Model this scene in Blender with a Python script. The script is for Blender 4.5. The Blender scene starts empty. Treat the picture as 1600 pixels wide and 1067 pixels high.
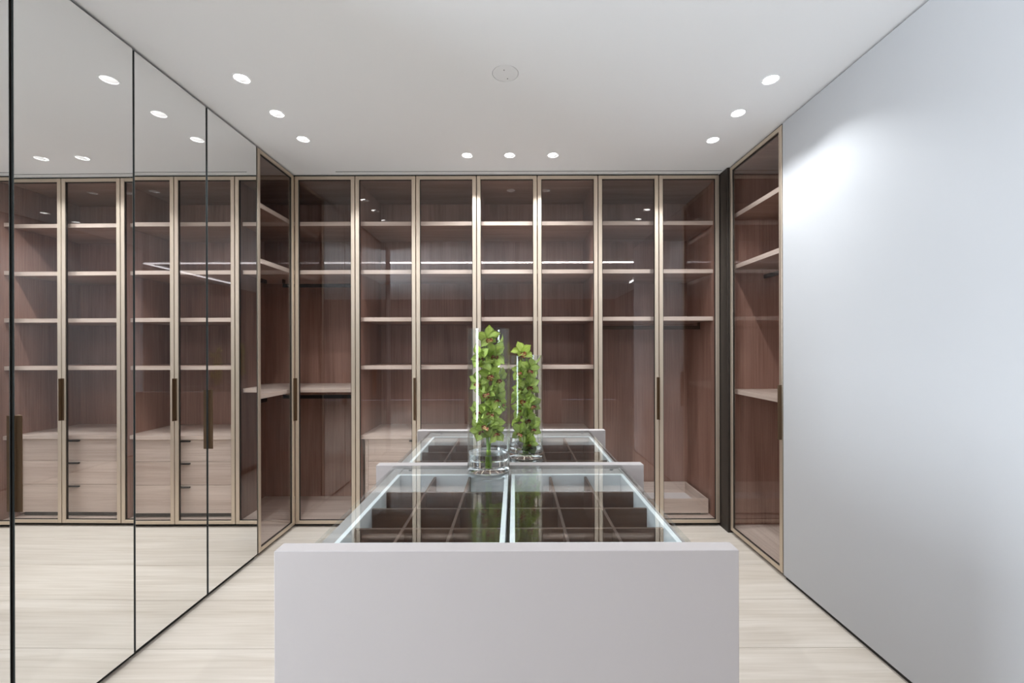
import bpy, bmesh, math, random
from mathutils import Vector, Matrix, Euler
random.seed(7)
SC = bpy.context.scene
COL = SC.collection
PI = math.pi

# ------------------------------------------------------------------ camera
# metres; x right, y into the room, z up; the lens stands at x = 0, y = 0
F_PX, W_PX = 660.0, 1600.0
CAM_Z, CEIL = 1.39, 2.755
cam_d = bpy.data.cameras.new('camera')
cam_d.sensor_fit = 'HORIZONTAL'; cam_d.sensor_width = 36.0
cam_d.lens = F_PX / W_PX * 36.0
cam_d.shift_x = -4.0 / W_PX
cam_d.shift_y = 11.5 / W_PX
cam_d.clip_start = 0.02
cam = bpy.data.objects.new('camera', cam_d); COL.objects.link(cam)
cam.matrix_world = Matrix.Translation((0, 0, CAM_Z)) @ Matrix.Rotation(math.radians(90), 4, 'X') @ Matrix.Rotation(math.radians(-0.15), 4, 'Z')
SC.camera = cam

# ------------------------------------------------------------------ world, added daylight fill, exposure
wd = bpy.data.worlds.new('World'); SC.world = wd; wd.use_nodes = True
bg = wd.node_tree.nodes['Background']
bg.inputs[0].default_value = (0.62, 0.76, 1.0, 1); bg.inputs[1].default_value = 1.0
dl = bpy.data.lights.new('added_daylight_fill', 'AREA')          # added fill lamp for ceiling and closet, set at an invented window
dl.shape = 'RECTANGLE'; dl.size = 2.2; dl.size_y = 2.3; dl.energy = 230; dl.color = (0.80, 0.90, 1.0)
dlo = bpy.data.objects.new('added_daylight_fill', dl); COL.objects.link(dlo)
dlo.location = (-4.46, -0.5, 1.4); dlo.rotation_euler = (0, math.radians(-90), 0)
SPOT_W, SPILL_W = 20.0, 30.0
ROW = {'left': (0.66, 0.45), 'back': (0.80, 0.36), 'right': (0.68, 0.45)}         # beam and spill by row
SC.view_settings.view_transform = 'Standard'
SC.view_settings.look = 'None'
SC.view_settings.exposure = 0.95
SC.view_settings.gamma = 1.0
SC.view_settings.use_curve_mapping = False
cy = SC.cycles
cy.use_denoising = True; cy.use_adaptive_sampling = True; cy.adaptive_threshold = 0.02
cy.max_bounces = 12; cy.diffuse_bounces = 5; cy.glossy_bounces = 6
cy.transmission_bounces = 10; cy.transparent_max_bounces = 28
cy.caustics_reflective = True; cy.caustics_refractive = False; cy.blur_glossy = 1.0
cy.sample_clamp_indirect = 3.0

# ------------------------------------------------------------------ materials
MATS = {}
def nt(name):
    m = bpy.data.materials.new(name); m.use_nodes = True
    t = m.node_tree; MATS[name] = m
    return m, t, t.nodes, t.links, t.nodes['Principled BSDF']
def plain(name, col, rough=0.5, metal=0.0, spec=0.5, bump=0.0, bscale=200):
    m, t, n, l, p = nt(name)
    p.inputs['Base Color'].default_value = (*col, 1); p.inputs['Roughness'].default_value = rough
    p.inputs['Metallic'].default_value = metal; p.inputs['Specular IOR Level'].default_value = spec
    if bump:
        tc = n.new('ShaderNodeTexCoord'); ns = n.new('ShaderNodeTexNoise'); ns.inputs['Scale'].default_value = bscale
        b = n.new('ShaderNodeBump'); b.inputs['Strength'].default_value = bump; b.inputs['Distance'].default_value = 0.001
        l.new(tc.outputs['Object'], ns.inputs['Vector']); l.new(ns.outputs[0], b.inputs['Height']); l.new(b.outputs[0], p.inputs['Normal'])
    return m
def wood(name, dark, light, axis, rough=0.45, fine=150.0, wave=9.0, contrast=1.0):
    """veneer whose grain runs along the given axis"""
    m, t, n, l, p = nt(name)
    tc = n.new('ShaderNodeTexCoord'); oi = n.new('ShaderNodeObjectInfo')
    off = n.new('ShaderNodeVectorMath'); off.operation = 'SCALE'; off.inputs[0].default_value = (13.1, 7.7, 5.3)
    l.new(oi.outputs['Random'], off.inputs['Scale'])
    add = n.new('ShaderNodeVectorMath'); add.operation = 'ADD'
    l.new(tc.outputs['Object'], add.inputs[0]); l.new(off.outputs[0], add.inputs[1])
    def noise(scale_long, scale_cross, detail):
        mp = n.new('ShaderNodeMapping')
        s = [scale_cross] * 3; s['XYZ'.index(axis)] = scale_long
        mp.inputs['Scale'].default_value = s
        l.new(add.outputs[0], mp.inputs['Vector'])
        x = n.new('ShaderNodeTexNoise'); x.inputs['Scale'].default_value = 1.0
        x.inputs['Detail'].default_value = detail; x.inputs['Distortion'].default_value = 0.6
        l.new(mp.outputs[0], x.inputs['Vector']); return x
    a = noise(2.0, fine, 3); b = noise(0.9, wave, 4)
    mx = n.new('ShaderNodeMix'); mx.data_type = 'FLOAT'; mx.inputs[0].default_value = 0.55
    l.new(a.outputs[0], mx.inputs[2]); l.new(b.outputs[0], mx.inputs[3])
    cr = n.new('ShaderNodeValToRGB')
    cr.color_ramp.elements[0].position = 0.5 - 0.17 / contrast; cr.color_ramp.elements[0].color = (*dark, 1)
    cr.color_ramp.elements[1].position = 0.5 + 0.15 / contrast; cr.color_ramp.elements[1].color = (*light, 1)
    l.new(mx.outputs[0], cr.inputs[0])
    hs = n.new('ShaderNodeHueSaturation')
    mr = n.new('ShaderNodeMapRange'); mr.inputs[3].default_value = 0.93; mr.inputs[4].default_value = 1.06
    l.new(oi.outputs['Random'], mr.inputs[0]); l.new(mr.outputs[0], hs.inputs['Value'])
    l.new(cr.outputs[0], hs.inputs['Color']); l.new(hs.outputs[0], p.inputs['Base Color'])
    bp = n.new('ShaderNodeBump'); bp.inputs['Strength'].default_value = 0.12; bp.inputs['Distance'].default_value = 0.001
    l.new(a.outputs[0], bp.inputs['Height']); l.new(bp.outputs[0], p.inputs['Normal'])
    p.inputs['Roughness'].default_value = rough
    return m
def thin_glass(name, tint, f0, gloss=(1, 1, 1)):
    """clear pane: straight-through tinted transmission plus a mirror reflection that grows towards grazing (Schlick)"""
    m, t, n, l, p = nt(name); n.remove(p)
    out = n['Material Output']
    lw = n.new('ShaderNodeLayerWeight'); lw.inputs['Blend'].default_value = 0.5
    pw = n.new('ShaderNodeMath'); pw.operation = 'POWER'; pw.inputs[1].default_value = 5.0
    l.new(lw.outputs['Facing'], pw.inputs[0])
    ma = n.new('ShaderNodeMath'); ma.operation = 'MULTIPLY_ADD'; ma.inputs[1].default_value = 1 - f0; ma.inputs[2].default_value = f0
    l.new(pw.outputs[0], ma.inputs[0])
    tr = n.new('ShaderNodeBsdfTransparent'); tr.inputs[0].default_value = (*tint, 1)
    gl = n.new('ShaderNodeBsdfGlossy'); gl.inputs['Roughness'].default_value = 0.0; gl.inputs[0].default_value = (*gloss, 1)
    mx = n.new('ShaderNodeMixShader')
    l.new(ma.outputs[0], mx.inputs[0]); l.new(tr.outputs[0], mx.inputs[1]); l.new(gl.outputs[0], mx.inputs[2])
    l.new(mx.outputs[0], out.inputs['Surface'])
    return m
def emit(name, col, s):
    m, t, n, l, p = nt(name)
    p.inputs['Base Color'].default_value = (*col, 1)
    p.inputs['Emission Color'].default_value = (*col, 1); p.inputs['Emission Strength'].default_value = s
    return m
def real_glass(name, ior, tint=(1, 1, 1)):
    m, t, n, l, p = nt(name)
    p.inputs['Base Color'].default_value = (*tint, 1); p.inputs['Roughness'].default_value = 0.0
    p.inputs['IOR'].default_value = ior; p.inputs['Transmission Weight'].default_value = 1.0
    return m

plain('ceiling_paint', (0.94, 0.955, 0.972), 0.9, bump=0.03)
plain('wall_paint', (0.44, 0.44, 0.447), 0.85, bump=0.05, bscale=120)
plain('rear_paint', (0.16, 0.155, 0.15), 0.9)
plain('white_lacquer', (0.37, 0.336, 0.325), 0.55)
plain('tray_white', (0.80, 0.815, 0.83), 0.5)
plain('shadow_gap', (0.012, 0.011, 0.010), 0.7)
plain('dark_trim', (0.035, 0.027, 0.022), 0.5, 0.3)
plain('champagne_metal', (0.64, 0.54, 0.43), 0.40, 0.8)
plain('bronze_metal', (0.115, 0.068, 0.036), 0.36, 0.6)
plain('black_metal', (0.02, 0.02, 0.022), 0.35, 0.4)
plain('mirror_silver', (0.93, 0.935, 0.93), 0.0, 1.0)
plain('mirror_edge', (0.10, 0.115, 0.115), 0.25, 0.3)
plain('baffle_grey', (0.10, 0.10, 0.10), 0.8)
plain('speaker_white', (0.90, 0.91, 0.92), 0.85, bump=0.25, bscale=900)
plain('screw_grey', (0.25, 0.25, 0.26), 0.5)
plain('plank_gap', (0.30, 0.25, 0.20), 0.9)
plain('steel_pad', (0.25, 0.26, 0.27), 0.3, 0.8)
wood('veneer_upright_shaded', (0.26, 0.14, 0.103), (0.46, 0.285, 0.225), 'Z', 0.5)  # same oak as the pale copy, darkened to stand for cabinet shade
wood('veneer_level_lit', (0.60, 0.49, 0.415), (0.86, 0.76, 0.68), 'X', 0.5, fine=110, wave=11)  # same oak, paled to stand for lamplight on drawers, counter and edges
wood('veneer_level_side_lit', (0.60, 0.49, 0.415), (0.86, 0.76, 0.68), 'Y', 0.5, fine=110, wave=11)  # lit copy again, grain turned sideways
wood('veneer_shelf_shaded', (0.29, 0.18, 0.14), (0.47, 0.325, 0.265), 'X', 0.5, fine=110, wave=11)  # same oak with shade painted in, for shelf boards and top panels
wood('oak_floor', (0.41, 0.352, 0.29), (0.575, 0.52, 0.457), 'X', 0.42, fine=60, wave=10, contrast=0.85)
wood('walnut', (0.045, 0.022, 0.014), (0.10, 0.055, 0.035), 'X', 0.4)
wood('walnut_side', (0.045, 0.022, 0.014), (0.10, 0.055, 0.035), 'Y', 0.4)
thin_glass('bronze_glass', (0.925, 0.905, 0.895), 0.04)
thin_glass('top_glass', (0.945, 0.965, 0.96), 0.032)
thin_glass('vase_glass', (0.955, 0.97, 0.965), 0.03)
thin_glass('added_window_glass', (0.97, 0.98, 0.98), 0.04)
real_glass('thick_glass', 1.45, (0.97, 0.99, 0.985))
real_glass('water_clear', 1.33)
emit('lamp_lens', (1.0, 0.985, 0.96), 9.0)
emit('line_diffuser', (1.0, 0.96, 0.99), 20.0)

# ------------------------------------------------------------------ builders
_boxes = {}
def box_mesh(dx, dy, dz, mat, bevel):
    key = (round(dx, 4), round(dy, 4), round(dz, 4), mat, bevel)
    if key in _boxes: return _boxes[key]
    bm = bmesh.new(); bmesh.ops.create_cube(bm, size=1.0)
    bmesh.ops.scale(bm, vec=(dx, dy, dz), verts=bm.verts)
    if bevel:
        bmesh.ops.bevel(bm, geom=list(bm.edges), offset=min(bevel, 0.3 * min(dx, dy, dz)), segments=1, affect='EDGES')
    me = bpy.data.meshes.new('box'); bm.to_mesh(me); bm.free()
    me.materials.append(MATS[mat]); _boxes[key] = me
    return me
def link(name, me, parent=None, loc=(0, 0, 0), rot=(0, 0, 0)):
    o = bpy.data.objects.new(name, me); COL.objects.link(o)
    o.parent = parent; o.location = loc; o.rotation_euler = rot
    return o
def bx(name, x0, x1, y0, y1, z0, z1, mat, parent=None, bevel=0.0, org=(0, 0, 0)):
    """box between limits; org = world place of the parent's origin, taken off"""
    c = Vector(((x0 + x1) / 2, (y0 + y1) / 2, (z0 + z1) / 2)) - Vector(org)
    return link(name, box_mesh(abs(x1 - x0), abs(y1 - y0), abs(z1 - z0), mat, bevel), parent, c)
def from_bm(name, bm, mat, parent=None, loc=(0, 0, 0), smooth=False, rot=(0, 0, 0)):
    me = bpy.data.meshes.new(name); bm.normal_update(); bm.to_mesh(me); bm.free()
    me.materials.append(MATS[mat])
    if smooth:
        for f in me.polygons: f.use_smooth = True
        me.set_sharp_from_angle(angle=math.radians(35))
    return link(name, me, parent, loc, rot)
def prism_bm(pts, z0, z1):
    bm = bmesh.new()
    a = [bm.verts.new((x, y, z0)) for x, y in pts]; b = [bm.verts.new((x, y, z1)) for x, y in pts]
    bm.faces.new(a[::-1]); bm.faces.new(b); n = len(pts)
    for i in range(n): bm.faces.new((a[i], a[(i + 1) % n], b[(i + 1) % n], b[i]))
    bmesh.ops.recalc_face_normals(bm, faces=bm.faces)
    return bm
def lathe_bm(prof, seg=48, closed=True):
    bm = bmesh.new(); rings = []
    for r, z in prof:
        if r < 1e-6: rings.append([bm.verts.new((0, 0, z))])
        else: rings.append([bm.verts.new((r * math.cos(2 * PI * i / seg), r * math.sin(2 * PI * i / seg), z)) for i in range(seg)])
    pairs = list(zip(rings, rings[1:]))
    for A, B in pairs:
        for i in range(seg):
            j = (i + 1) % seg
            if len(A) == 1 and len(B) == 1: continue
            if len(A) == 1: bm.faces.new((A[0], B[j], B[i]))
            elif len(B) == 1: bm.faces.new((A[i], A[j], B[0]))
            else: bm.faces.new((A[i], A[j], B[j], B[i]))
    bmesh.ops.recalc_face_normals(bm, faces=bm.faces)
    return bm
def tube_bm(path, radii, seg=8):
    bm = bmesh.new(); rings = []
    for k, p in enumerate(path):
        p = Vector(p); a = Vector(path[max(k - 1, 0)]); b = Vector(path[min(k + 1, len(path) - 1)])
        d = (b - a).normalized(); u = d.orthogonal().normalized() if k == 0 else (u - d * u.dot(d)).normalized()
        v = d.cross(u)
        r = radii[k] if isinstance(radii, (list, tuple)) else radii
        rings.append([bm.verts.new(p + r * (math.cos(2 * PI * i / seg) * u + math.sin(2 * PI * i / seg) * v)) for i in range(seg)])
    for A, B in zip(rings, rings[1:]):
        for i in range(seg):
            bm.faces.new((A[i], A[(i + 1) % seg], B[(i + 1) % seg], B[i]))
    bm.faces.new(rings[0][::-1]); bm.faces.new(rings[-1])
    bmesh.ops.recalc_face_normals(bm, faces=bm.faces)
    return bm
def tag(o, label=None, cat=None, group=None, kind=None):
    if label: o['label'] = label
    if cat: o['category'] = cat
    if group: o['group'] = group
    if kind: o['kind'] = kind
    return o
def thing(name, loc, label, cat, group=None):
    o = link(name, None, None, loc); o.empty_display_size = 0.05
    return tag(o, label, cat, group)
def struct(o, label): return tag(o, label, None, None, 'structure')

# ------------------------------------------------------------------ measurements of the place
Y_DOOR, Y_SHELF, Y_BACK = 3.30, 3.36, 3.87
X_L, X_R = -1.715, 1.62
DW = 0.475
X0 = -1.72
XD = [X0 + DW * i for i in range(8)]                 # seams between the seven back doors
Z_D0, Z_D1 = 0.026, 2.742                            # door bottom and top
REAR_X0, REAR_X1, REAR_Y = -4.5, 2.75, -5.0

# ------------------------------------------------------------------ floor of wide oak planks
floor = struct(bx('floor', REAR_X0, REAR_X1, REAR_Y, 4.0, -0.10, -0.014, 'plank_gap'), 'pale oak plank floor across the dressing room')
fl_c = Vector(((REAR_X0 + REAR_X1) / 2, (REAR_Y + 4.0) / 2, (-0.114) / 2))
PW, PLEN, PLEN_IN = 0.379, 2.6, 4.4
k0 = math.floor((REAR_Y - 1.962) / PW) + 1
k = k0
while 1.962 + (k + 1) * PW <= 4.0 + 0.01:
    ya, yb = 1.962 + k * PW, min(1.962 + (k + 1) * PW, 4.0)
    x = REAR_X0 - random.uniform(0.2, 2.2)
    if ya > 0.7: x = -2.42 - PLEN_IN
    while x < REAR_X1:
        ln = PLEN_IN if ya > 0.7 else PLEN
        a, b = max(x, REAR_X0), min(x + ln, REAR_X1)
        if b - a > 0.15:
            bx('plank', a + 0.0006, b - 0.0006, ya + 0.0008, yb - 0.0008, -0.014, 0.0, 'oak_floor', floor, 0.0008, fl_c)
        x += ln
    k += 1

# ------------------------------------------------------------------ ceiling with lamp openings
LAMPS = [(-1.371, 2.130, 'left'), (-1.373, 2.448, 'left'), (-1.370, 2.747, 'left'),
         (-0.330, 2.983, 'back'), (-0.030, 2.983, 'back'), (0.276, 2.983, 'back'),
         (1.305, 2.772, 'right'), (1.303, 2.455, 'right'), (1.307, 2.150, 'right')]
LAMP_R = 0.040
SPK = (-0.042, 2.095, 0.063)
SLOT = (-1.375, 1.60, 3.243, 3.256)
cut = bmesh.new()
def cyl_into(bm, x, y, r, z0, z1, seg=32):
    a = [bm.verts.new((x + r * math.cos(2 * PI * i / seg), y + r * math.sin(2 * PI * i / seg), z0)) for i in range(seg)]
    b = [bm.verts.new((v.co.x, v.co.y, z1)) for v in a]
    bm.faces.new(a[::-1]); bm.faces.new(b)
    for i in range(seg): bm.faces.new((a[i], a[(i + 1) % seg], b[(i + 1) % seg], b[i]))
for lx, ly, _ in LAMPS: cyl_into(cut, lx, ly, LAMP_R, CEIL - 0.05, CEIL + 0.095)
cyl_into(cut, SPK[0], SPK[1], SPK[2] + 0.0025, CEIL - 0.05, CEIL + 0.03)
def boxin(bm, x0, x1, y0, y1, z0, z1):
    r = bmesh.ops.create_cube(bm, size=1.0)['verts']
    bmesh.ops.scale(bm, vec=(x1 - x0, y1 - y0, z1 - z0), verts=r)
    bmesh.ops.translate(bm, vec=((x0 + x1) / 2, (y0 + y1) / 2, (z0 + z1) / 2), verts=r)
boxin(cut, SLOT[0], SLOT[1], SLOT[2], SLOT[3], CEIL - 0.05, CEIL + 0.06)
bmesh.ops.recalc_face_normals(cut, faces=cut.faces)
ceiling = bx('ceiling', REAR_X0 - 0.1, REAR_X1 + 0.1, REAR_Y - 0.1, 4.1, CEIL, CEIL + 0.16, 'ceiling_paint')
struct(ceiling, 'smooth white painted ceiling')
cutter = from_bm('cutter', cut, 'ceiling_paint')
md = ceiling.modifiers.new('cut', 'BOOLEAN'); md.operation = 'DIFFERENCE'; md.object = cutter; md.solver = 'EXACT'
bpy.context.view_layer.update()
dg = bpy.context.evaluated_depsgraph_get()
new = bpy.data.meshes.new_from_object(ceiling.evaluated_get(dg))
ceiling.modifiers.clear(); ceiling.data = new
bpy.data.objects.remove(cutter)

# ------------------------------------------------------------------ walls
struct(bx('wall_back', -2.32, 2.75, Y_BACK + 0.025, 4.0, 0, CEIL, 'wall_paint'), 'plain wall behind the back wardrobes')
WR0, WR1 = 0.88, 2.550
struct(bx('wall_right', X_R, 2.24, WR0, WR1, 0.022, CEIL - 0.008, 'wall_paint', bevel=0.002), 'smooth white wall on the right with a dark shadow gap at its foot')
struct(bx('trim_1', X_R + 0.012, 2.23, WR0 + 0.01, WR1 - 0.005, 0.0, 0.022, 'shadow_gap'), 'black recessed base under the white right wall')
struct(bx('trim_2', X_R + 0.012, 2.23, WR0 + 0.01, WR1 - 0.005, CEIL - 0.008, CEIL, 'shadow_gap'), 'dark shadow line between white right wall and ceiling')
struct(bx('trim_3', 1.607, 1.655, 3.185, 3.36, 0.0, CEIL - 0.004, 'dark_trim'), 'black corner filler between back doors and right glass door')
struct(bx('wall_left', -2.32, X_L - 0.002, 0.78, 0.955, 0.0, CEIL, 'wall_paint'), 'end pier of the left mirrored wall')
struct(bx('wall_left_outer', -2.44, -2.33, 0.78, 4.0, 0.0, CEIL, 'wall_paint'), 'wall behind the left wardrobes')
struct(bx('wall_right_outer', 2.25, 2.40, 0.88, Y_BACK + 0.02, 0.0, CEIL, 'wall_paint'), 'wall behind the right wardrobe')
# the space the photograph is taken from
struct(bx('wall_rear', REAR_X0, REAR_X1, REAR_Y - 0.1, REAR_Y, 0.0, CEIL, 'rear_paint'), 'far grey wall behind the photographer')
struct(bx('wall_rear_right', REAR_X1, REAR_X1 + 0.1, REAR_Y, 4.0, 0.0, CEIL, 'rear_paint'), 'grey side wall behind the photographer')
struct(bx('wall_rear_return', REAR_X0, -2.45, 0.78, 0.9, 0.0, CEIL, 'rear_paint'), 'grey return wall beside the opening')
wl = struct(bx('wall_rear_left', REAR_X0 - 0.1, REAR_X0, REAR_Y, -1.75, 0.0, CEIL, 'rear_paint'), 'grey wall beside the added window')
struct(bx('wall_rear_left_pier', REAR_X0 - 0.1, REAR_X0, 0.75, 0.78, 0.0, CEIL, 'rear_paint'), 'grey wall pier beside the added window')
struct(bx('wall_rear_left_sill', REAR_X0 - 0.1, REAR_X0, -1.75, 0.75, 0.0, 0.27, 'rear_paint'), 'low wall under the added window')
struct(bx('wall_rear_left_head', REAR_X0 - 0.1, REAR_X0, -1.75, 0.75, 2.53, CEIL, 'rear_paint'), 'wall over the added window')
wn = link('added_window_1', None, None, (REAR_X0 - 0.05, -1.9, 0.27)); struct(wn, 'tall unseen window added for the daylight fill')
wo = (REAR_X0 - 0.05, -1.9, 0.27)  # window is unseen, invented to carry the daylight fill
for (a, b, c, d) in ((-1.75, -1.70, 0.27, 2.53), (0.70, 0.75, 0.27, 2.53), (-0.525, -0.475, 0.32, 2.48)):
    bx('added_window_frame', REAR_X0 - 0.08, REAR_X0 - 0.02, a, b, c, d, 'dark_trim', wn, 0.002, wo)
for (c, d) in ((0.27, 0.32), (2.48, 2.53)):
    bx('added_window_frame', REAR_X0 - 0.08, REAR_X0 - 0.02, -1.70, 0.70, c, d, 'dark_trim', wn, 0.002, wo)
for (a, b) in ((-1.70, -0.525), (-0.475, 0.70)):
    bx('pane', REAR_X0 - 0.055, REAR_X0 - 0.049, a, b, 0.32, 2.48, 'added_window_glass', wn, 0, wo)

# ------------------------------------------------------------------ doors
def door(parent, porg, at, rotz, w, kind, handle, tilt=0.0):
    """framed door; local x along its width from the given corner, local -y faces the room"""
    d = link('door', None, parent, Vector((at[0], at[1], Z_D0)) - Vector(porg), (0, 0, rotz + tilt))
    d.empty_display_size = 0.05
    h = Z_D1 - Z_D0; g = 0.003
    if kind == 'glass':
        sw, rw, dp = 0.029, 0.026, 0.022
        bx('stile', g, g + sw, 0, dp, 0, h, 'champagne_metal', d, 0.0012)
        bx('stile', w - g - sw, w - g, 0, dp, 0, h, 'champagne_metal', d, 0.0012)
        bx('rail', g + sw, w - g - sw, 0, dp, 0, rw, 'champagne_metal', d, 0.0012)
        bx('rail', g + sw, w - g - sw, 0, dp, h - rw, h, 'champagne_metal', d, 0.0012)
        s = 0.004                                        # dark gasket round the pane
        for (a, b, c, e) in ((g + sw, g + sw + s, rw, h - rw), (w - g - sw - s, w - g - sw, rw, h - rw),
                             (g + sw + s, w - g - sw - s, rw, rw + s), (g + sw + s, w - g - sw - s, h - rw - s, h - rw)):
            bx('gasket', a, b, 0.006, 0.018, c, e, 'dark_trim', d)
        tag(bx('glass_pane', g + sw + s, w - g - sw - s, 0.009, 0.014, rw + s, h - rw - s, 'bronze_glass', d), 'tinted clear glass')
    else:
        g = 0.0055
        bx('door_leaf', g, w - g, 0.006, 0.024, 0, h, 'dark_trim', d, 0.001)
        tag(bx('mirror_pane', g + 0.002, w - g - 0.002, 0.0, 0.006, 0.004, h - 0.002, 'mirror_silver', d), 'silvered mirror glass')
        bx('mirror_edge', g, g + 0.002, 0.0, 0.006, 0, h, 'mirror_edge', d)
        bx('mirror_edge', w - g - 0.002, w - g, 0.0, 0.006, 0, h, 'mirror_edge', d)
    z0, z1 = 0.835 - Z_D0, 1.166 - Z_D0
    if handle is not None:
        xa = g if handle == 'near' else w - g - 0.018
        hd = tag(bx('handle', xa, xa + 0.018, -0.004, 0.0, z0, z1, 'bronze_metal', d, 0.001), 'long bronze pull handle')
        lip = xa if handle == 'near' else xa + 0.014
        bx('handle_lip', lip, lip + 0.004, -0.026, -0.004, z0, z1, 'bronze_metal', d, 0.0008)
    return d

# ------------------------------------------------------------------ wardrobes on the back wall
T = 0.022
SH = [2.388, 2.004, 1.627, 1.245]
def shelf_board(parent, org, x0, x1, z, y0=Y_SHELF, y1=Y_BACK - 0.002):
    b = bx('shelf', x0, x1, y0 + 0.004, y1, z - 0.016, z + 0.016, 'veneer_shelf_shaded', parent, 0, org)
    c = ((x0 + x1) / 2, (y0 + 0.004 + y1) / 2, z)
    tag(bx('lit_edge', x0, x1, y0, y0 + 0.004, z - 0.016, z + 0.016, 'veneer_level_lit', b, 0.001, c), 'shelf front edge with light painted in')  # direct light on the shelf edge, painted as a pale strip
    return b
def carcass(u, org, x0, x1):
    bx('side_panel', x0, x0 + T, Y_DOOR + 0.03, Y_BACK, 0.02, 2.74, 'veneer_upright_shaded', u, 0.001, org)
    bx('side_panel', x1 - T, x1, Y_DOOR + 0.03, Y_BACK, 0.02, 2.74, 'veneer_upright_shaded', u, 0.001, org)
    bx('back_panel', x0, x1, Y_BACK, Y_BACK + 0.018, 0.02, 2.74, 'veneer_upright_shaded', u, 0, org)
    bx('top_panel', x0 + T, x1 - T, Y_DOOR + 0.03, Y_BACK, 2.715, 2.74, 'veneer_shelf_shaded', u, 0.001, org)
    bx('bottom_panel', x0 + T, x1 - T, Y_DOOR + 0.03, Y_BACK, 0.02, 0.046, 'veneer_level_lit', u, 0.001, org)
    bx('plinth', x0, x1, Y_DOOR + 0.03, Y_DOOR + 0.05, 0.0, 0.02, 'shadow_gap', u, 0, org)
def drawer_unit(x0, x1, label):
    org = ((x0 + x1) / 2, Y_DOOR + 0.3, 0)
    u = thing('wardrobe', org, label, 'wardrobe', 'glass-fronted wardrobes along the back wall')
    x0 += 0.0015; x1 -= 0.0015
    carcass(u, org, x0, x1)
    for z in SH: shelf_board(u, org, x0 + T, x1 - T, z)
    tag(bx('counter', x0 + T, x1 - T, Y_SHELF - 0.01, Y_BACK - 0.002, 0.676, 0.706, 'veneer_level_lit', u, 0.0012, org), 'counter over the drawers, painted as if lit')  # pale copy imitates lamplight falling on the counter
    fy = Y_SHELF + 0.015
    fx0, fx1 = x0 + T + 0.050, x1 - T - 0.050
    bx('filler_strip', x0 + T + 0.026, fx0 - 0.002, fy, fy + 0.02, 0.075, 0.674, 'veneer_level_lit', u, 0.001, org)
    bx('filler_strip', fx1 + 0.002, x1 - T - 0.026, fy, fy + 0.02, 0.075, 0.674, 'veneer_level_lit', u, 0.001, org)
    bx('drawer_plinth', x0 + T + 0.026, x1 - T - 0.026, fy + 0.03, fy + 0.05, 0.046, 0.08, 'dark_trim', u, 0, org)
    bx('drawer_case', x0 + T + 0.004, x1 - T - 0.004, fy + 0.05, Y_BACK - 0.01, 0.08, 0.67, 'veneer_level_lit', u, 0, org)
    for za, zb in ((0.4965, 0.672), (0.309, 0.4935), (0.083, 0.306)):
        d = bx('drawer', fx0, fx1, fy, fy + 0.02, za, zb, 'veneer_level_lit', u, 0.0012, org)
        c = Vector(((fx0 + fx1) / 2, fy + 0.01, (za + zb) / 2))
        tag(bx('pull', c.x - 0.07, c.x + 0.07, fy - 0.018, fy, zb - 0.018, zb - 0.008, 'black_metal', d, 0.001, c), 'short black pull tab')
    door(u, org, (XD_of(x0), Y_DOOR), 0, DW, 'glass', 'far')
    door(u, org, (XD_of(x0) + DW, Y_DOOR), 0, DW, 'glass', None)
    return u
def XD_of(x): return min(XD, key=lambda v: abs(v - x))
drawer_unit(XD[1], XD[3], 'glass-door wardrobe with shelves over drawers, just left of the taller vase')
drawer_unit(XD[3], XD[5], 'glass-door wardrobe with shelves over drawers, directly behind the two vases')

# hanging wardrobe at the right of the back wall
org = ((XD[5] + XD[7]) / 2, Y_DOOR + 0.3, 0)
u = thing('wardrobe', org, 'glass-door hanging wardrobe with low open tray, right end of the back wall', 'wardrobe', 'glass-fronted wardrobes along the back wall')
x0, x1 = XD[5] + 0.0015, XD[7] - 0.0015
carcass(u, org, x0, x1)
for z in SH[:3]: shelf_board(u, org, x0 + T, x1 - T, z)
bx('hanging_rail', x0 + T, x1 - T, 3.605, 3.625, 1.553, 1.583, 'bronze_metal', u, 0.003, org)
for xa in (x0 + T, x1 - T - 0.012):
    bx('rail_bracket', xa, xa + 0.012, 3.60, 3.63, 1.553, 1.611, 'bronze_metal', u, 0.001, org)
tx0, tx1, ty0, ty1, tz0, tz1 = x0 + T + 0.02, x1 - T - 0.022, Y_SHELF + 0.045, Y_BACK - 0.015, 0.062, 0.176
tray_o = Vector(((tx0 + tx1) / 2, (ty0 + ty1) / 2, tz0))
tray = link('tray', None, u, tray_o - Vector(org)); tag(tray, 'shallow open pull-out wooden tray')
bx('tray_front', tx0, tx1, ty0, ty0 + 0.014, tz0, tz1, 'veneer_level_lit', tray, 0.001, tray_o)
bx('tray_back', tx0, tx1, ty1 - 0.014, ty1, tz0, tz1, 'veneer_level_lit', tray, 0.001, tray_o)
bx('tray_side', tx0, tx0 + 0.014, ty0 + 0.014, ty1 - 0.014, tz0, tz1, 'veneer_level_side_lit', tray, 0.001, tray_o)
bx('tray_side', tx1 - 0.014, tx1, ty0 + 0.014, ty1 - 0.014, tz0, tz1, 'veneer_level_side_lit', tray, 0.001, tray_o)
bx('tray_bottom', tx0 + 0.014, tx1 - 0.014, ty0 + 0.014, ty1 - 0.014, tz0 + 0.008, tz0 + 0.018, 'tray_white', tray, 0, tray_o)
bx('runner', tx0 + 0.05, tx1 - 0.05, ty0 + 0.03, ty1 - 0.02, 0.046, tz0 + 0.008, 'dark_trim', u, 0, org)
door(u, org, (XD[5], Y_DOOR), 0, DW, 'glass', 'far')
door(u, org, (XD[6], Y_DOOR), 0, DW, 'glass', None)

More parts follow.
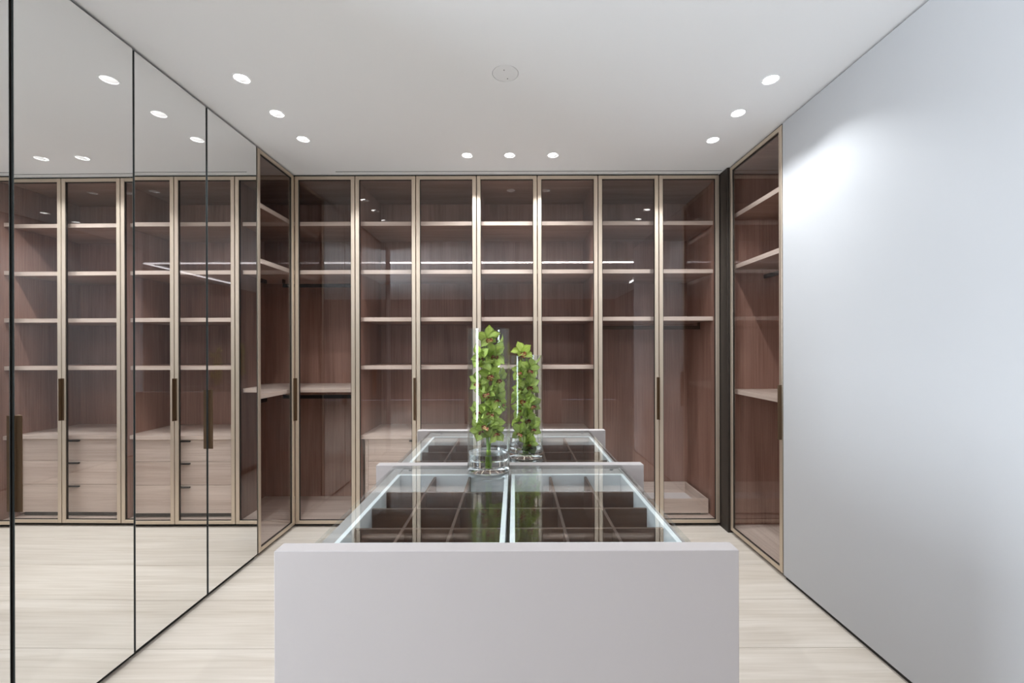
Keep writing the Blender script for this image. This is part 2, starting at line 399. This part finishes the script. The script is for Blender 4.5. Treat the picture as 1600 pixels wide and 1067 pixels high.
# corner wardrobe at the left, L-shaped
org = (-1.76, 3.4, 0)
u = thing('corner_wardrobe', org, 'L-shaped corner wardrobe with glass doors, between mirrors and back wall', 'wardrobe')
CX0, CX1, CY0 = -2.285, XD[1] - 0.0015, 2.826
def L_bm(z0, z1, fx, fy, inset=0.0):
    return prism_bm([(CX0 + inset - org[0], CY0 + T - org[1]), (fx - org[0], CY0 + T - org[1]), (fx - org[0], fy - org[1]),
                     (CX1 - T - org[0], fy - org[1]), (CX1 - T - org[0], Y_BACK - 0.002 - org[1]), (CX0 + inset - org[0], Y_BACK - 0.002 - org[1])], z0, z1)
for z in (2.388, 2.004, 1.064):
    b = from_bm('shelf', L_bm(z - 0.016, z + 0.016, -1.761, Y_SHELF + 0.004), 'veneer_level_lit' if z < 1.2 else 'veneer_shelf_shaded', u)  # low shelf painted as lit from above, upper ones as shaded
    bx('lit_edge', -1.761, -1.757, CY0 + T, Y_SHELF + 0.004, z - 0.016, z + 0.016, 'veneer_level_side_lit', b, 0.001, org)  # pale strips paint the light along both front edges
    bx('lit_edge', -1.757, CX1 - T, Y_SHELF, Y_SHELF + 0.004, z - 0.016, z + 0.016, 'veneer_level_lit', b, 0.001, org)
from_bm('bottom_panel', L_bm(0.02, 0.046, X_L - 0.03, Y_DOOR + 0.03), 'veneer_level_lit', u)
from_bm('top_panel', L_bm(2.715, 2.74, X_L - 0.03, Y_DOOR + 0.03), 'veneer_shelf_shaded', u)
bx('side_panel', CX0, X_L - 0.03, CY0, CY0 + T, 0.02, 2.74, 'veneer_upright_shaded', u, 0.001, org)
bx('side_panel', CX1 - T, CX1, Y_DOOR + 0.03, Y_BACK, 0.02, 2.74, 'veneer_upright_shaded', u, 0.001, org)
bx('back_panel', CX0, CX1, Y_BACK, Y_BACK + 0.018, 0.02, 2.74, 'veneer_upright_shaded', u, 0, org)
bx('back_panel', CX0 - 0.018, CX0, CY0, Y_BACK + 0.018, 0.02, 2.74, 'veneer_upright_shaded', u, 0, org)
bx('plinth', X_L - 0.05, X_L - 0.03, CY0, Y_DOOR + 0.05, 0.0, 0.02, 'shadow_gap', u, 0, org)
bx('plinth', X_L - 0.03, CX1, Y_DOOR + 0.03, Y_DOOR + 0.05, 0.0, 0.02, 'shadow_gap', u, 0, org)
for z in (1.935, 0.985):
    bx('hanging_rail', -1.98, CX1 - T, 3.605, 3.625, z - 0.015, z + 0.015, 'black_metal', u, 0.003, org)
    bx('hanging_rail', -2.01, -1.99, CY0 + T, 3.40, z - 0.015, z + 0.015, 'black_metal', u, 0.003, org)
    bx('rail_bracket', -2.015, -1.985, CY0 + T, CY0 + T + 0.012, z + 0.015, z + 0.053, 'black_metal', u, 0.001, org)
    bx('rail_bracket', -1.98, -1.968, 3.60, 3.63, z + 0.015, z + 0.053, 'black_metal', u, 0.001, org)
door(u, org, (XD[0], Y_DOOR), 0, DW, 'glass', 'near')
door(u, org, (X_L, 2.822), PI / 2, 0.470, 'glass', None)

# hanging wardrobe on the right wall
RY0, RY1, RX0, RX1 = 2.562, 3.215, X_R + 0.03, 2.235
org = (1.93, 2.88, 0)
u = thing('wardrobe', org, 'single-door dark glass wardrobe beside the white right wall', 'wardrobe')
bx('side_panel', RX0, RX1, RY0, RY0 + T, 0.02, 2.74, 'veneer_upright_shaded', u, 0.001, org)
bx('side_panel', RX0 + 0.01, RX1, RY1 - T + 0.03, RY1 + 0.03, 0.02, 2.74, 'veneer_upright_shaded', u, 0.001, org)
bx('back_panel', RX1 - 0.016, RX1, RY0 + T, RY1 + 0.008, 0.02, 2.74, 'veneer_upright_shaded', u, 0, org)
bx('top_panel', RX0, RX1 - 0.016, RY0 + T, RY1 + 0.008, 2.715, 2.74, 'veneer_shelf_shaded', u, 0.001, org)
bx('bottom_panel', RX0, RX1 - 0.016, RY0 + T, RY1 + 0.008, 0.02, 0.046, 'veneer_level_side_lit', u, 0.001, org)
bx('plinth', RX0, RX0 + 0.02, RY0, RY1 - 0.04, 0.0, 0.02, 'shadow_gap', u, 0, org)
for z in (2.388, 2.004, 1.064):
    b = bx('shelf', 1.666, RX1 - 0.017, RY0 + T, RY1 + 0.007, z - 0.016, z + 0.016, 'veneer_level_side_lit' if z < 1.2 else 'veneer_shelf_shaded', u, 0, org)  # lamplight painted into the low shelf, shade into those above
    bx('lit_edge', 1.662, 1.666, RY0 + T, RY1 + 0.007, z - 0.016, z + 0.016, 'veneer_level_side_lit', b, 0.001, ((1.666 + RX1 - 0.017) / 2, (RY0 + T + RY1 + 0.007) / 2, z))  # edge brightened in its colour, as if lit from the front
bx('hanging_rail', 1.90, 1.92, RY0 + T, RY1 + 0.008, 1.92, 1.95, 'black_metal', u, 0.003, org)
door(u, org, (X_R, 3.178), -PI / 2, 0.622, 'glass', 'far')

# ------------------------------------------------------------------ mirrored wardrobes on the left wall
MY = [2.816, 2.356, 1.902, 1.441, 0.982]
def mirror_unit(ya, yb, yc, label, tilts):
    org = (-2.0, (ya + yc) / 2, 0)
    u = thing('mirror_wardrobe', org, label, 'wardrobe', 'mirror-fronted wardrobes on the left wall')
    bx('cabinet', CX0, X_L - 0.032, yc + 0.002, ya - 0.002, 0.02, 2.742, 'dark_trim', u, 0, org)
    bx('plinth', CX0, X_L - 0.022, yc + 0.002, ya - 0.002, 0.0, 0.02, 'shadow_gap', u, 0, org)
    door(u, org, (X_L, yb), PI / 2, ya - yb, 'mirror', 'near', tilts[0])
    door(u, org, (X_L, yc), PI / 2, yb - yc, 'mirror', None, tilts[1])
MT = [0.0, 0.0, -0.0088, 0.0]                         # one mirror door stands a touch ajar
mirror_unit(MY[0], MY[1], MY[2], 'pair of mirror doors with bronze handle next to the corner glass door', MT[:2])
mirror_unit(MY[2], MY[3], MY[4], 'pair of mirror doors with bronze handle at the left edge of the photo', MT[2:])
struct(bx('trim_4', CX0, X_L - 0.006, 0.957, 0.980, 0.0, CEIL - 0.004, 'dark_trim'), 'dark end strip of the mirrored wall')
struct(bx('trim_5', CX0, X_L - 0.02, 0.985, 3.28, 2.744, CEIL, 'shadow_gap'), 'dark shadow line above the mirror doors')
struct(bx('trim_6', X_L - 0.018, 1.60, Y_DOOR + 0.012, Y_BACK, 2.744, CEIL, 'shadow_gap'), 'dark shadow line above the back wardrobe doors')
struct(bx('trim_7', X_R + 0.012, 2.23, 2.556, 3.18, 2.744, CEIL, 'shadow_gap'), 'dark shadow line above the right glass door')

# ------------------------------------------------------------------ island
IX0, IX1, IZ = -0.5185, 0.4815, CAM_Z - 0.434
PY = [(0.908, 0.9475), (1.577, 1.618), (2.243, 2.285)]
org = (-0.0185, 1.6, 0)
isl = thing('island', org, 'white island with glass-topped compartment cases in the middle of the room', 'island')
for a, b in PY:
    bx('end_panel', IX0, IX1, a, b, 0.0, IZ, 'white_lacquer', isl, 0.0012, org)
GX0, GX1, GXC = -0.450, 0.396, -0.018
RAIL = 0.0125
def case(ya, yb, divs, yback, yfront):
    c_o = Vector((GXC, (ya + yb) / 2, 0.0))
    zt = IZ - 0.009
    bx('case_plinth', GX0 + 0.05, GX1 - 0.05, ya + 0.001, yb - 0.001, 0.0, 0.07, 'dark_trim', isl, 0, org)
    bx('case_body', GX0 + 0.004, GX1 - 0.004, ya + 0.001, yb - 0.001, 0.07, zt - 0.125, 'white_lacquer', isl, 0.001, org)
    bx('case_side', GX0 + 0.004, -0.4145, ya + 0.001, yb - 0.001, zt - 0.125, zt - 0.002, 'white_lacquer', isl, 0.001, org)
    bx('case_side', 0.385, GX1 - 0.004, ya + 0.001, yb - 0.001, zt - 0.125, zt - 0.002, 'white_lacquer', isl, 0.001, org)
    bx('case_end', -0.4145, 0.385, yback + RAIL, yb - 0.001, zt - 0.125, zt - 0.004, 'white_lacquer', isl, 0.001, org)
    bx('case_end', -0.4145, 0.385, ya + 0.001, yfront - RAIL, zt - 0.125, zt - 0.004, 'white_lacquer', isl, 0.001, org)
    for bx0, bx1 in ((-0.402, -0.036), (0.0, 0.3705)):
        zb = zt - 0.12
        t_o = Vector(((bx0 + bx1) / 2, (yfront + yback) / 2, zb))
        tr = link('compartment_tray', None, isl, t_o - Vector(org)); tag(tr, 'white-walled tray divided by dark walnut strips')
        bx('tray_wall', bx0 - RAIL, bx0, yfront - RAIL, yback + RAIL, zb, zt, 'tray_white', tr, 0.0008, t_o)
        bx('tray_wall', bx1, bx1 + RAIL, yfront - RAIL, yback + RAIL, zb, zt, 'tray_white', tr, 0.0008, t_o)
        bx('tray_wall', bx0, bx1, yback, yback + RAIL, zb, zt, 'tray_white', tr, 0.0008, t_o)
        bx('tray_wall', bx0, bx1, yfront - RAIL, yfront, zb, zt, 'tray_white', tr, 0.0008, t_o)
        bx('tray_floor', bx0, bx1, yfront, yback, zb, zb + 0.006, 'walnut', tr, 0, t_o)
        for yd in divs:
            bx('cross_divider', bx0, bx1, yd, yd + 0.008, zb + 0.006, zt - 0.006, 'walnut', tr, 0.0006, t_o)
        ys = [yfront] + sorted(divs) + [yback]
        for q in (1, 2):
            xd = bx0 + (bx1 - bx0) * q / 3
            for i in range(len(ys) - 1):
                s = ys[i] + (0.008 if i else 0.0)
                bx('long_divider', xd - 0.004, xd + 0.004, s, ys[i + 1], zb + 0.006, zt - 0.006, 'walnut_side', tr, 0.0006, t_o)
    for a, b in ((GX0, GXC - 0.001), (GXC + 0.001, GX1)):
        tag(bx('glass_top', a, b, ya + 0.0005, yb - 0.0005, IZ - 0.008, IZ - 0.0005, 'top_glass', isl, 0, org), 'flush clear glass lid')
    for xp in (-0.385, 0.355):
        p = from_bm('pad', lathe_bm([(0, 0), (0.006, 0), (0.006, 0.003), (0, 0.003)], 16), 'steel_pad', isl, Vector((xp, yb - 0.022, zt - 0.004)) - Vector(org))
case(PY[0][1], PY[1][0], [1.054, 1.186, 1.321], 1.484, 0.968)
case(PY[1][1], PY[2][0], [1.695, 1.831, 1.962], 2.122, 1.640)

# ------------------------------------------------------------------ vases, water, orchids
V1 = (-0.094, 1.513, 0.0755, 0.506); V2 = (0.044, 1.708, 0.0705, 0.408)
def vase(v, label):
    x, y, r, h = v; w = 0.0045
    z = IZ + 0.0002
    t = thing('glass_vase', (x, y, z), label, 'vase', 'cylinder vases on the island')
    prof = [(r, 0.026), (r, h - 0.001), (r - 0.001, h), (r - w + 0.001, h), (r - w, h - 0.001), (r - w, 0.026)]
    bm = lathe_bm(prof + [prof[0]], 64)
    bmesh.ops.remove_doubles(bm, verts=bm.verts, dist=1e-5)
    from_bm('cylinder_wall', bm, 'vase_glass', t, smooth=True)
    b = lathe_bm([(0, 0.0), (r - 0.006, 0.0), (r - 0.002, 0.002), (r, 0.006), (r, 0.0255), (r - w, 0.0255), (r - w - 0.004, 0.021), (0, 0.019)], 64)
    o = from_bm('base', b, 'thick_glass', t, smooth=True); tag(o, 'thick clear glass bottom')
    return t
vase(V1, 'taller clear glass cylinder vase on the island, nearer the camera')
vase(V2, 'shorter clear glass cylinder vase on the island, behind the taller one')
def water(v, depth, label):
    x, y, r, h = v; ri = r - 0.0052
    bm = lathe_bm([(0, 0.0215), (ri - 0.005, 0.0225), (ri, 0.027), (ri, depth), (0, depth)], 64)
    tag(from_bm('water', bm, 'water_clear', None, (x, y, IZ + 0.0002), smooth=True), label, 'water')
water(V1, 0.066, 'clear water pooled at the bottom of the taller vase')
water(V2, 0.050, 'clear water pooled at the bottom of the shorter vase')

def green(name, base, tip):
    m, t, n, l, p = nt(name)
    tc = n.new('ShaderNodeTexCoord'); oi = n.new('ShaderNodeObjectInfo')
    ns = n.new('ShaderNodeTexNoise'); ns.inputs['Scale'].default_value = 60.0
    mp = n.new('ShaderNodeMapping'); mp.inputs['Scale'].default_value = (0.3, 2.2, 1)
    l.new(tc.outputs['Object'], mp.inputs[0]); l.new(mp.outputs[0], ns.inputs['Vector'])
    cr = n.new('ShaderNodeValToRGB'); cr.color_ramp.elements[0].color = (*base, 1); cr.color_ramp.elements[1].color = (*tip, 1)
    cr.color_ramp.elements[0].position = 0.3; cr.color_ramp.elements[1].position = 0.7
    l.new(ns.outputs[0], cr.inputs[0])
    hs = n.new('ShaderNodeHueSaturation'); mr = n.new('ShaderNodeMapRange'); mr.inputs[3].default_value = 0.8; mr.inputs[4].default_value = 1.2
    l.new(oi.outputs['Random'], mr.inputs[0]); l.new(mr.outputs[0], hs.inputs['Value']); l.new(cr.outputs[0], hs.inputs['Color'])
    l.new(hs.outputs[0], p.inputs['Base Color']); p.inputs['Roughness'].default_value = 0.5
    tl = n.new('ShaderNodeBsdfTranslucent'); l.new(hs.outputs[0], tl.inputs[0])
    mx = n.new('ShaderNodeMixShader'); mx.inputs[0].default_value = 0.3
    l.new(p.outputs[0], mx.inputs[1]); l.new(tl.outputs[0], mx.inputs[2]); l.new(mx.outputs[0], n['Material Output'].inputs['Surface'])
green('petal_green', (0.44, 0.55, 0.10), (0.63, 0.72, 0.24))
plain('stem_green', (0.16, 0.27, 0.04), 0.5)
plain('stem_cut', (0.36, 0.52, 0.05), 0.5)
m, t, n, l, p = nt('lip_cream')
tc = n.new('ShaderNodeTexCoord'); ns = n.new('ShaderNodeTexNoise'); ns.inputs['Scale'].default_value = 260.0
cr = n.new('ShaderNodeValToRGB'); cr.color_ramp.elements[0].position = 0.45; cr.color_ramp.elements[0].color = (0.42, 0.05, 0.03, 1)
cr.color_ramp.elements[1].position = 0.55; cr.color_ramp.elements[1].color = (0.82, 0.60, 0.26, 1)
l.new(tc.outputs['Object'], ns.inputs['Vector']); l.new(ns.outputs[0], cr.inputs[0]); l.new(cr.outputs[0], p.inputs['Base Color'])

def petal_mesh(L, Wd, lift, curl, cup, bend):
    bm = bmesh.new(); nl, nw = 7, 5; rows = []
    for i in range(nl):
        t = i / (nl - 1)
        wdt = Wd * (0.22 + 0.78 * math.sin(PI * min(1, t * 0.93 + 0.06)) ** 0.8) * (1 - 0.9 * max(0, t - 0.72) / 0.28)
        cx = L * t; cz = L * (lift * t - curl * t * t)
        row = []
        for j in range(nw):
            s = j / (nw - 1) * 2 - 1
            row.append(bm.verts.new((cx, s * wdt / 2 + bend * L * t * t, cz + cup * Wd * s * s * math.sin(PI * min(1, t + 0.1)) )))
        rows.append(row)
    for A, B in zip(rows, rows[1:]):
        for j in range(nw - 1): bm.faces.new((A[j], B[j], B[j + 1], A[j + 1]))
    r = bmesh.ops.solidify(bm, geom=list(bm.faces), thickness=0.0006)
    me = bpy.data.meshes.new('petal'); bm.normal_update(); bm.to_mesh(me); bm.free()
    for f in me.polygons: f.use_smooth = True
    me.materials.append(MATS['petal_green']); return me
PETALS = [petal_mesh(0.054, 0.038, 0.72, 0.35, 0.22, 0.05), petal_mesh(0.052, 0.036, 0.95, 0.60, 0.28, -0.06),
          petal_mesh(0.055, 0.039, 0.55, 0.10, 0.18, 0.0), petal_mesh(0.051, 0.035, 1.15, 0.6, 0.25, 0.08)]
def lip_mesh():
    bm = bmesh.new(); rows = []
    for i in range(6):
        t = i / 5
        wdt = 0.012 * (0.75 + 0.5 * math.sin(PI * t * 1.1)) * (1 - 0.35 * max(0, t - 0.8) / 0.2)
        cz = 0.012 + 0.008 * math.sin(t * 2.2) - 0.016 * t * t
        row = []
        for j in range(5):
            s = j / 4 * 2 - 1
            row.append(bm.verts.new((0.004 + 0.017 * t, s * wdt * 0.75, cz + 0.008 * s * s * (1 - t) + 0.0012 * math.sin(9 * s + 8 * t))))
        rows.append(row)
    for A, B in zip(rows, rows[1:]):
        for j in range(4): bm.faces.new((A[j], B[j], B[j + 1], A[j + 1]))
    bmesh.ops.solidify(bm, geom=list(bm.faces), thickness=0.0008)
    me = bpy.data.meshes.new('lip'); bm.normal_update(); bm.to_mesh(me); bm.free()
    for f in me.polygons: f.use_smooth = True
    me.materials.append(MATS['lip_cream']); return me
LIP = lip_mesh()
_core = tube_bm([(0, 0, -0.012), (0, 0, 0.0), (0.0, 0, 0.008), (-0.003, 0, 0.017), (0.001, 0, 0.022)], [0.002, 0.0032, 0.0032, 0.0036, 0.0022], 8)
CORE = bpy.data.meshes.new('bloom'); _core.to_mesh(CORE); _core.free(); CORE.materials.append(MATS['petal_green'])

def orchid(v, label, fronts, n_rest, zlo, zhi, seed):
    rnd = random.Random(seed)
    x, y, r, h = v; base = IZ + 0.0002
    zc = 0.030
    t = thing('orchid_stems', (x, y, base + zc), label, 'flower', 'orchid bunches in the vases')
    def to_local(px, py, yy):
        return Vector(((px - 804) * yy / F_PX - x, yy - y, CAM_Z - (py - 545) * yy / F_PX - base - zc))
    blooms = []
    for px, py, rad, (dx, dz) in fronts:
        c = to_local(px, py, y - rad)
        blooms.append((c, Vector((dx, -1, dz))))
    placed = [b[0] for b in blooms]
    tries = 0
    while len(blooms) < len(fronts) + n_rest and tries < 4000:
        tries += 1
        a = rnd.uniform(0, 2 * PI); rr = rnd.uniform(0.016, 0.032)
        c = Vector((rr * math.cos(a), rr * math.sin(a), rnd.uniform(zlo, zhi)))
        if all((c - q).length > 0.034 for q in placed):
            placed.append(c)
            blooms.append((c, Vector((math.cos(a), math.sin(a), rnd.uniform(-0.35, 0.5)))))
    inner = r - 0.0045 - 0.0015
    for c, d in blooms:
        d.normalize()
        q = d.to_track_quat('Z', 'Y')
        spin = rnd.uniform(-0.4, 0.4)
        M = Matrix.Rotation(0, 4, 'Z')
        rot = (q.to_matrix().to_4x4() @ Matrix.Rotation(-PI / 2 + spin, 4, 'Z'))
        # local +x of the bloom points down: the lip hangs there
        down = (rot.to_3x3() @ Vector((1, 0, 0))).z
        if down > 0: rot = rot @ Matrix.Rotation(PI, 4, 'Z')
        s = rnd.uniform(0.86, 1.02)
        def fits(sc):
            for ang in range(0, 360, 36):
                pt = rot.to_3x3() @ (Vector((0.044 * math.cos(math.radians(ang)), 0.044 * math.sin(math.radians(ang)), 0.021)) * sc) + c
                if math.hypot(pt.x, pt.y) > inner and pt.z + zc < h: return False
            return True
        k = 0
        while not fits(s) and k < 14:
            c = Vector((c.x * 0.88, c.y * 0.88, c.z)); s *= 0.985; k += 1
        f = link('bloom', CORE, t, c, rot.to_euler()); f.scale = (s, s, s)
        for i, ang in enumerate((180, 108, 252, 40, -40)):
            e = Euler((rnd.uniform(-0.25, 0.25), rnd.uniform(-0.25, 0.12), math.radians(ang + rnd.uniform(-9, 9))))
            pm = PETALS[rnd.randrange(4)]
            pt = link('petal', pm, f, (0, 0, 0), e)
            Mp = Matrix.Translation(c) @ rot @ Matrix.Scale(s, 4) @ e.to_matrix().to_4x4()
            k2 = 1.0                                     # petals press against the glass, never through it
            def out(kk):
                for vv in pm.vertices:
                    w_ = Mp @ (vv.co * kk)
                    if w_.z + zc < h + 0.002 and math.hypot(w_.x, w_.y) > inner: return True
                return False
            while k2 > 0.6 and out(k2): k2 *= 0.96
            pt.scale = (k2, k2, k2)
        lp = tag(link('lip', LIP, f, (0, 0, 0)), 'cream and red lip'); lp.scale = (1.3, 1.3, 1.3)
    # stems
    for i in range(3):
        a = i * 2.1 + 0.4
        pts = [(0.004 * math.cos(a), 0.004 * math.sin(a), -0.004), (0.004 * math.cos(a), 0.004 * math.sin(a), 0.05),
               (0.012 * math.cos(a), 0.012 * math.sin(a), 0.11), (0.016 * math.cos(a), 0.012 * math.sin(a), zlo + 0.5 * (zhi - zlo)),
               (0.010 * math.cos(a + .5), 0.010 * math.sin(a + .5), zhi - 0.01)]
        from_bm('stem', tube_bm(pts, [0.0034, 0.0034, 0.003, 0.0026, 0.0018], 8), 'stem_green', t, smooth=True)
    tag(from_bm('stem_end', tube_bm([(0, 0, -0.008), (0, 0, 0.02), (0, 0, 0.042)], [0.009, 0.0088, 0.0075], 14), 'stem_cut', t, smooth=True), 'bright green cut stem end')
orchid(V1, 'green cymbidium orchids standing inside the taller vase',
       [(764, 530, .030, (0.1, .45)), (779, 553, .034, (.25, .1)), (749, 557, .030, (-.45, .1)), (766, 585, .040, (0, .2)),
        (744, 597, .026, (-.7, .1)), (759, 616, .036, (-.1, .6)), (781, 622, .030, (.5, -.1)), (741, 640, .024, (-.6, -.1)),
        (767, 646, .036, (0.1, .5)), (746, 668, .028, (-.4, -.3)), (777, 672, .030, (.35, -.35)), (784, 590, .02, (.8, .1)), (762, 664, .03, (-.1, .3))],
       5, 0.115, 0.43, 5)
orchid(V2, 'green cymbidium orchids rising above the rim of the shorter vase',
       [(812, 552, .030, (0.0, .5)), (829, 577, .030, (.3, .15)), (806, 580, .03, (-.3, .1)), (806, 606, .032, (-.25, .1)),
        (829, 602, .034, (.2, .1)), (818, 626, .034, (0, .4)), (834, 632, .026, (.5, .1)), (808, 640, .03, (-.3, .2)), (822, 655, .035, (0.1, .3)),
        (834, 668, .026, (.5, -.1)), (812, 676, .03, (-.2, .2)), (830, 692, .03, (.2, -.1))],
       4, 0.07, 0.375, 9)

# ------------------------------------------------------------------ ceiling fittings
ring = lathe_bm([(LAMP_R - 0.0035, 0.0), (LAMP_R + 0.004, -0.0015), (LAMP_R + 0.004, 0.0), (LAMP_R - 0.0035, 0.003), (LAMP_R - 0.0035, 0.0)], 40)
RING = bpy.data.meshes.new('trim_ring'); ring.to_mesh(RING); ring.free(); RING.materials.append(MATS['ceiling_paint'])
R2 = LAMP_R - 0.0015
def baffle_lens(ax, ay, tan):
    seg = 40
    bm = bmesh.new(); lo, hi = [], []
    for i in range(seg):
        a = 2 * PI * i / seg; px, py = R2 * math.cos(a), R2 * math.sin(a)
        z = 0.0025 + min((px * ax + py * ay + R2) * tan, 0.09)
        lo.append(bm.verts.new((px, py, 0.0))); hi.append(bm.verts.new((px, py, z + 0.001)))
    for i in range(seg):
        j = (i + 1) % seg; bm.faces.new((lo[i], lo[j], hi[j], hi[i]))
    bm2 = bmesh.new()
    vs = [bm2.verts.new((v.co.x * 0.995, v.co.y * 0.995, v.co.z - 0.0005)) for v in hi]
    bm2.faces.new(vs[::-1])
    return bm, bm2
WHERE = ['nearest the camera of the three lamps along the mirror wall', 'middle of the three lamps along the mirror wall', 'farthest of the three lamps along the mirror wall',
         'left one of the three lamps before the back wardrobes', 'middle one of the three lamps before the back wardrobes', 'right one of the three lamps before the back wardrobes',
         'farthest of the three lamps along the white wall', 'middle of the three lamps along the white wall', 'nearest the camera of the three lamps along the white wall']
AIM = {'left': (1, 0, 0.7), 'right': (-1, 0, 0.25), 'back': (0.6, -0.8, 0.8)}
for (lx, ly, side), wh in zip(LAMPS, WHERE):
    t = thing('ceiling_downlight', (lx, ly, CEIL), 'recessed round downlight, ' + wh, 'downlight', 'recessed ceiling downlights')
    link('trim_ring', RING, t)
    b1, b2 = baffle_lens(*AIM[side])
    from_bm('baffle', b1, 'baffle_grey', t, smooth=True)
    tag(from_bm('lens', b2, 'lamp_lens', t), 'glowing lens')
    for nm, en, ang, bl in (('beam', SPOT_W, 78, 0.7), ('spill', SPILL_W, 128, 0.55)):
        ld = bpy.data.lights.new('downlight_' + nm, 'SPOT'); ld.energy = en * ROW[side][nm == 'spill']; ld.spot_size = math.radians(ang); ld.spot_blend = bl
        ld.shadow_soft_size = 0.012; ld.color = (0.905, 0.955, 1.0)
        lo = link('downlight_' + nm, ld, t, (0, 0, -0.004), (0, math.radians({'left': -10, 'back': 0, 'right': 10}[side]), 0))   # side rows aimed at the island
sp = thing('ceiling_speaker', (SPK[0], SPK[1], CEIL), 'round flush white speaker cover in the middle of the ceiling', 'speaker')
from_bm('grille', lathe_bm([(0, -0.0005), (SPK[2] - 0.001, -0.0005), (SPK[2], 0.0005), (SPK[2], 0.02), (0, 0.02)], 56), 'speaker_white', sp)
for dx, dy in ((-0.006, -0.028), (0.010, 0.038)):
    from_bm('screw', lathe_bm([(0, -0.0022), (0.003, -0.0018), (0.003, 0.0005), (0, 0.0005)], 12), 'screw_grey', sp, (dx, dy, 0))
sl = thing('air_slot', (0.11, 3.25, CEIL), 'long narrow black air slot in the ceiling before the back doors', 'vent')
bx('slot_back', SLOT[0] + 0.001, SLOT[1] - 0.001, SLOT[2] + 0.001, SLOT[3] - 0.001, CEIL + 0.002, CEIL + 0.055, 'shadow_gap', sl, 0, (0.11, 3.25, CEIL))
for (a, b, c, d), lb in zip(((-2.6, 2.37, 0.006, 0.034), (2.341, 2.369, -2.0, 0.003)), ('long glowing line light reflected across the back glass doors', 'shorter glowing line light meeting the long one at a corner')):
    o = ((a + b) / 2, (c + d) / 2, CEIL)
    t = thing('line_light', o, lb, 'light', 'linear ceiling lights')
    bx('profile', a, b, c, d, CEIL - 0.006, CEIL, 'ceiling_paint', t, 0.001, o)
    tag(bx('diffuser', a + 0.002, b - 0.002, c + 0.002, d - 0.002, CEIL - 0.026, CEIL - 0.006, 'line_diffuser', t, 0.002, o), 'glowing opal diffuser')
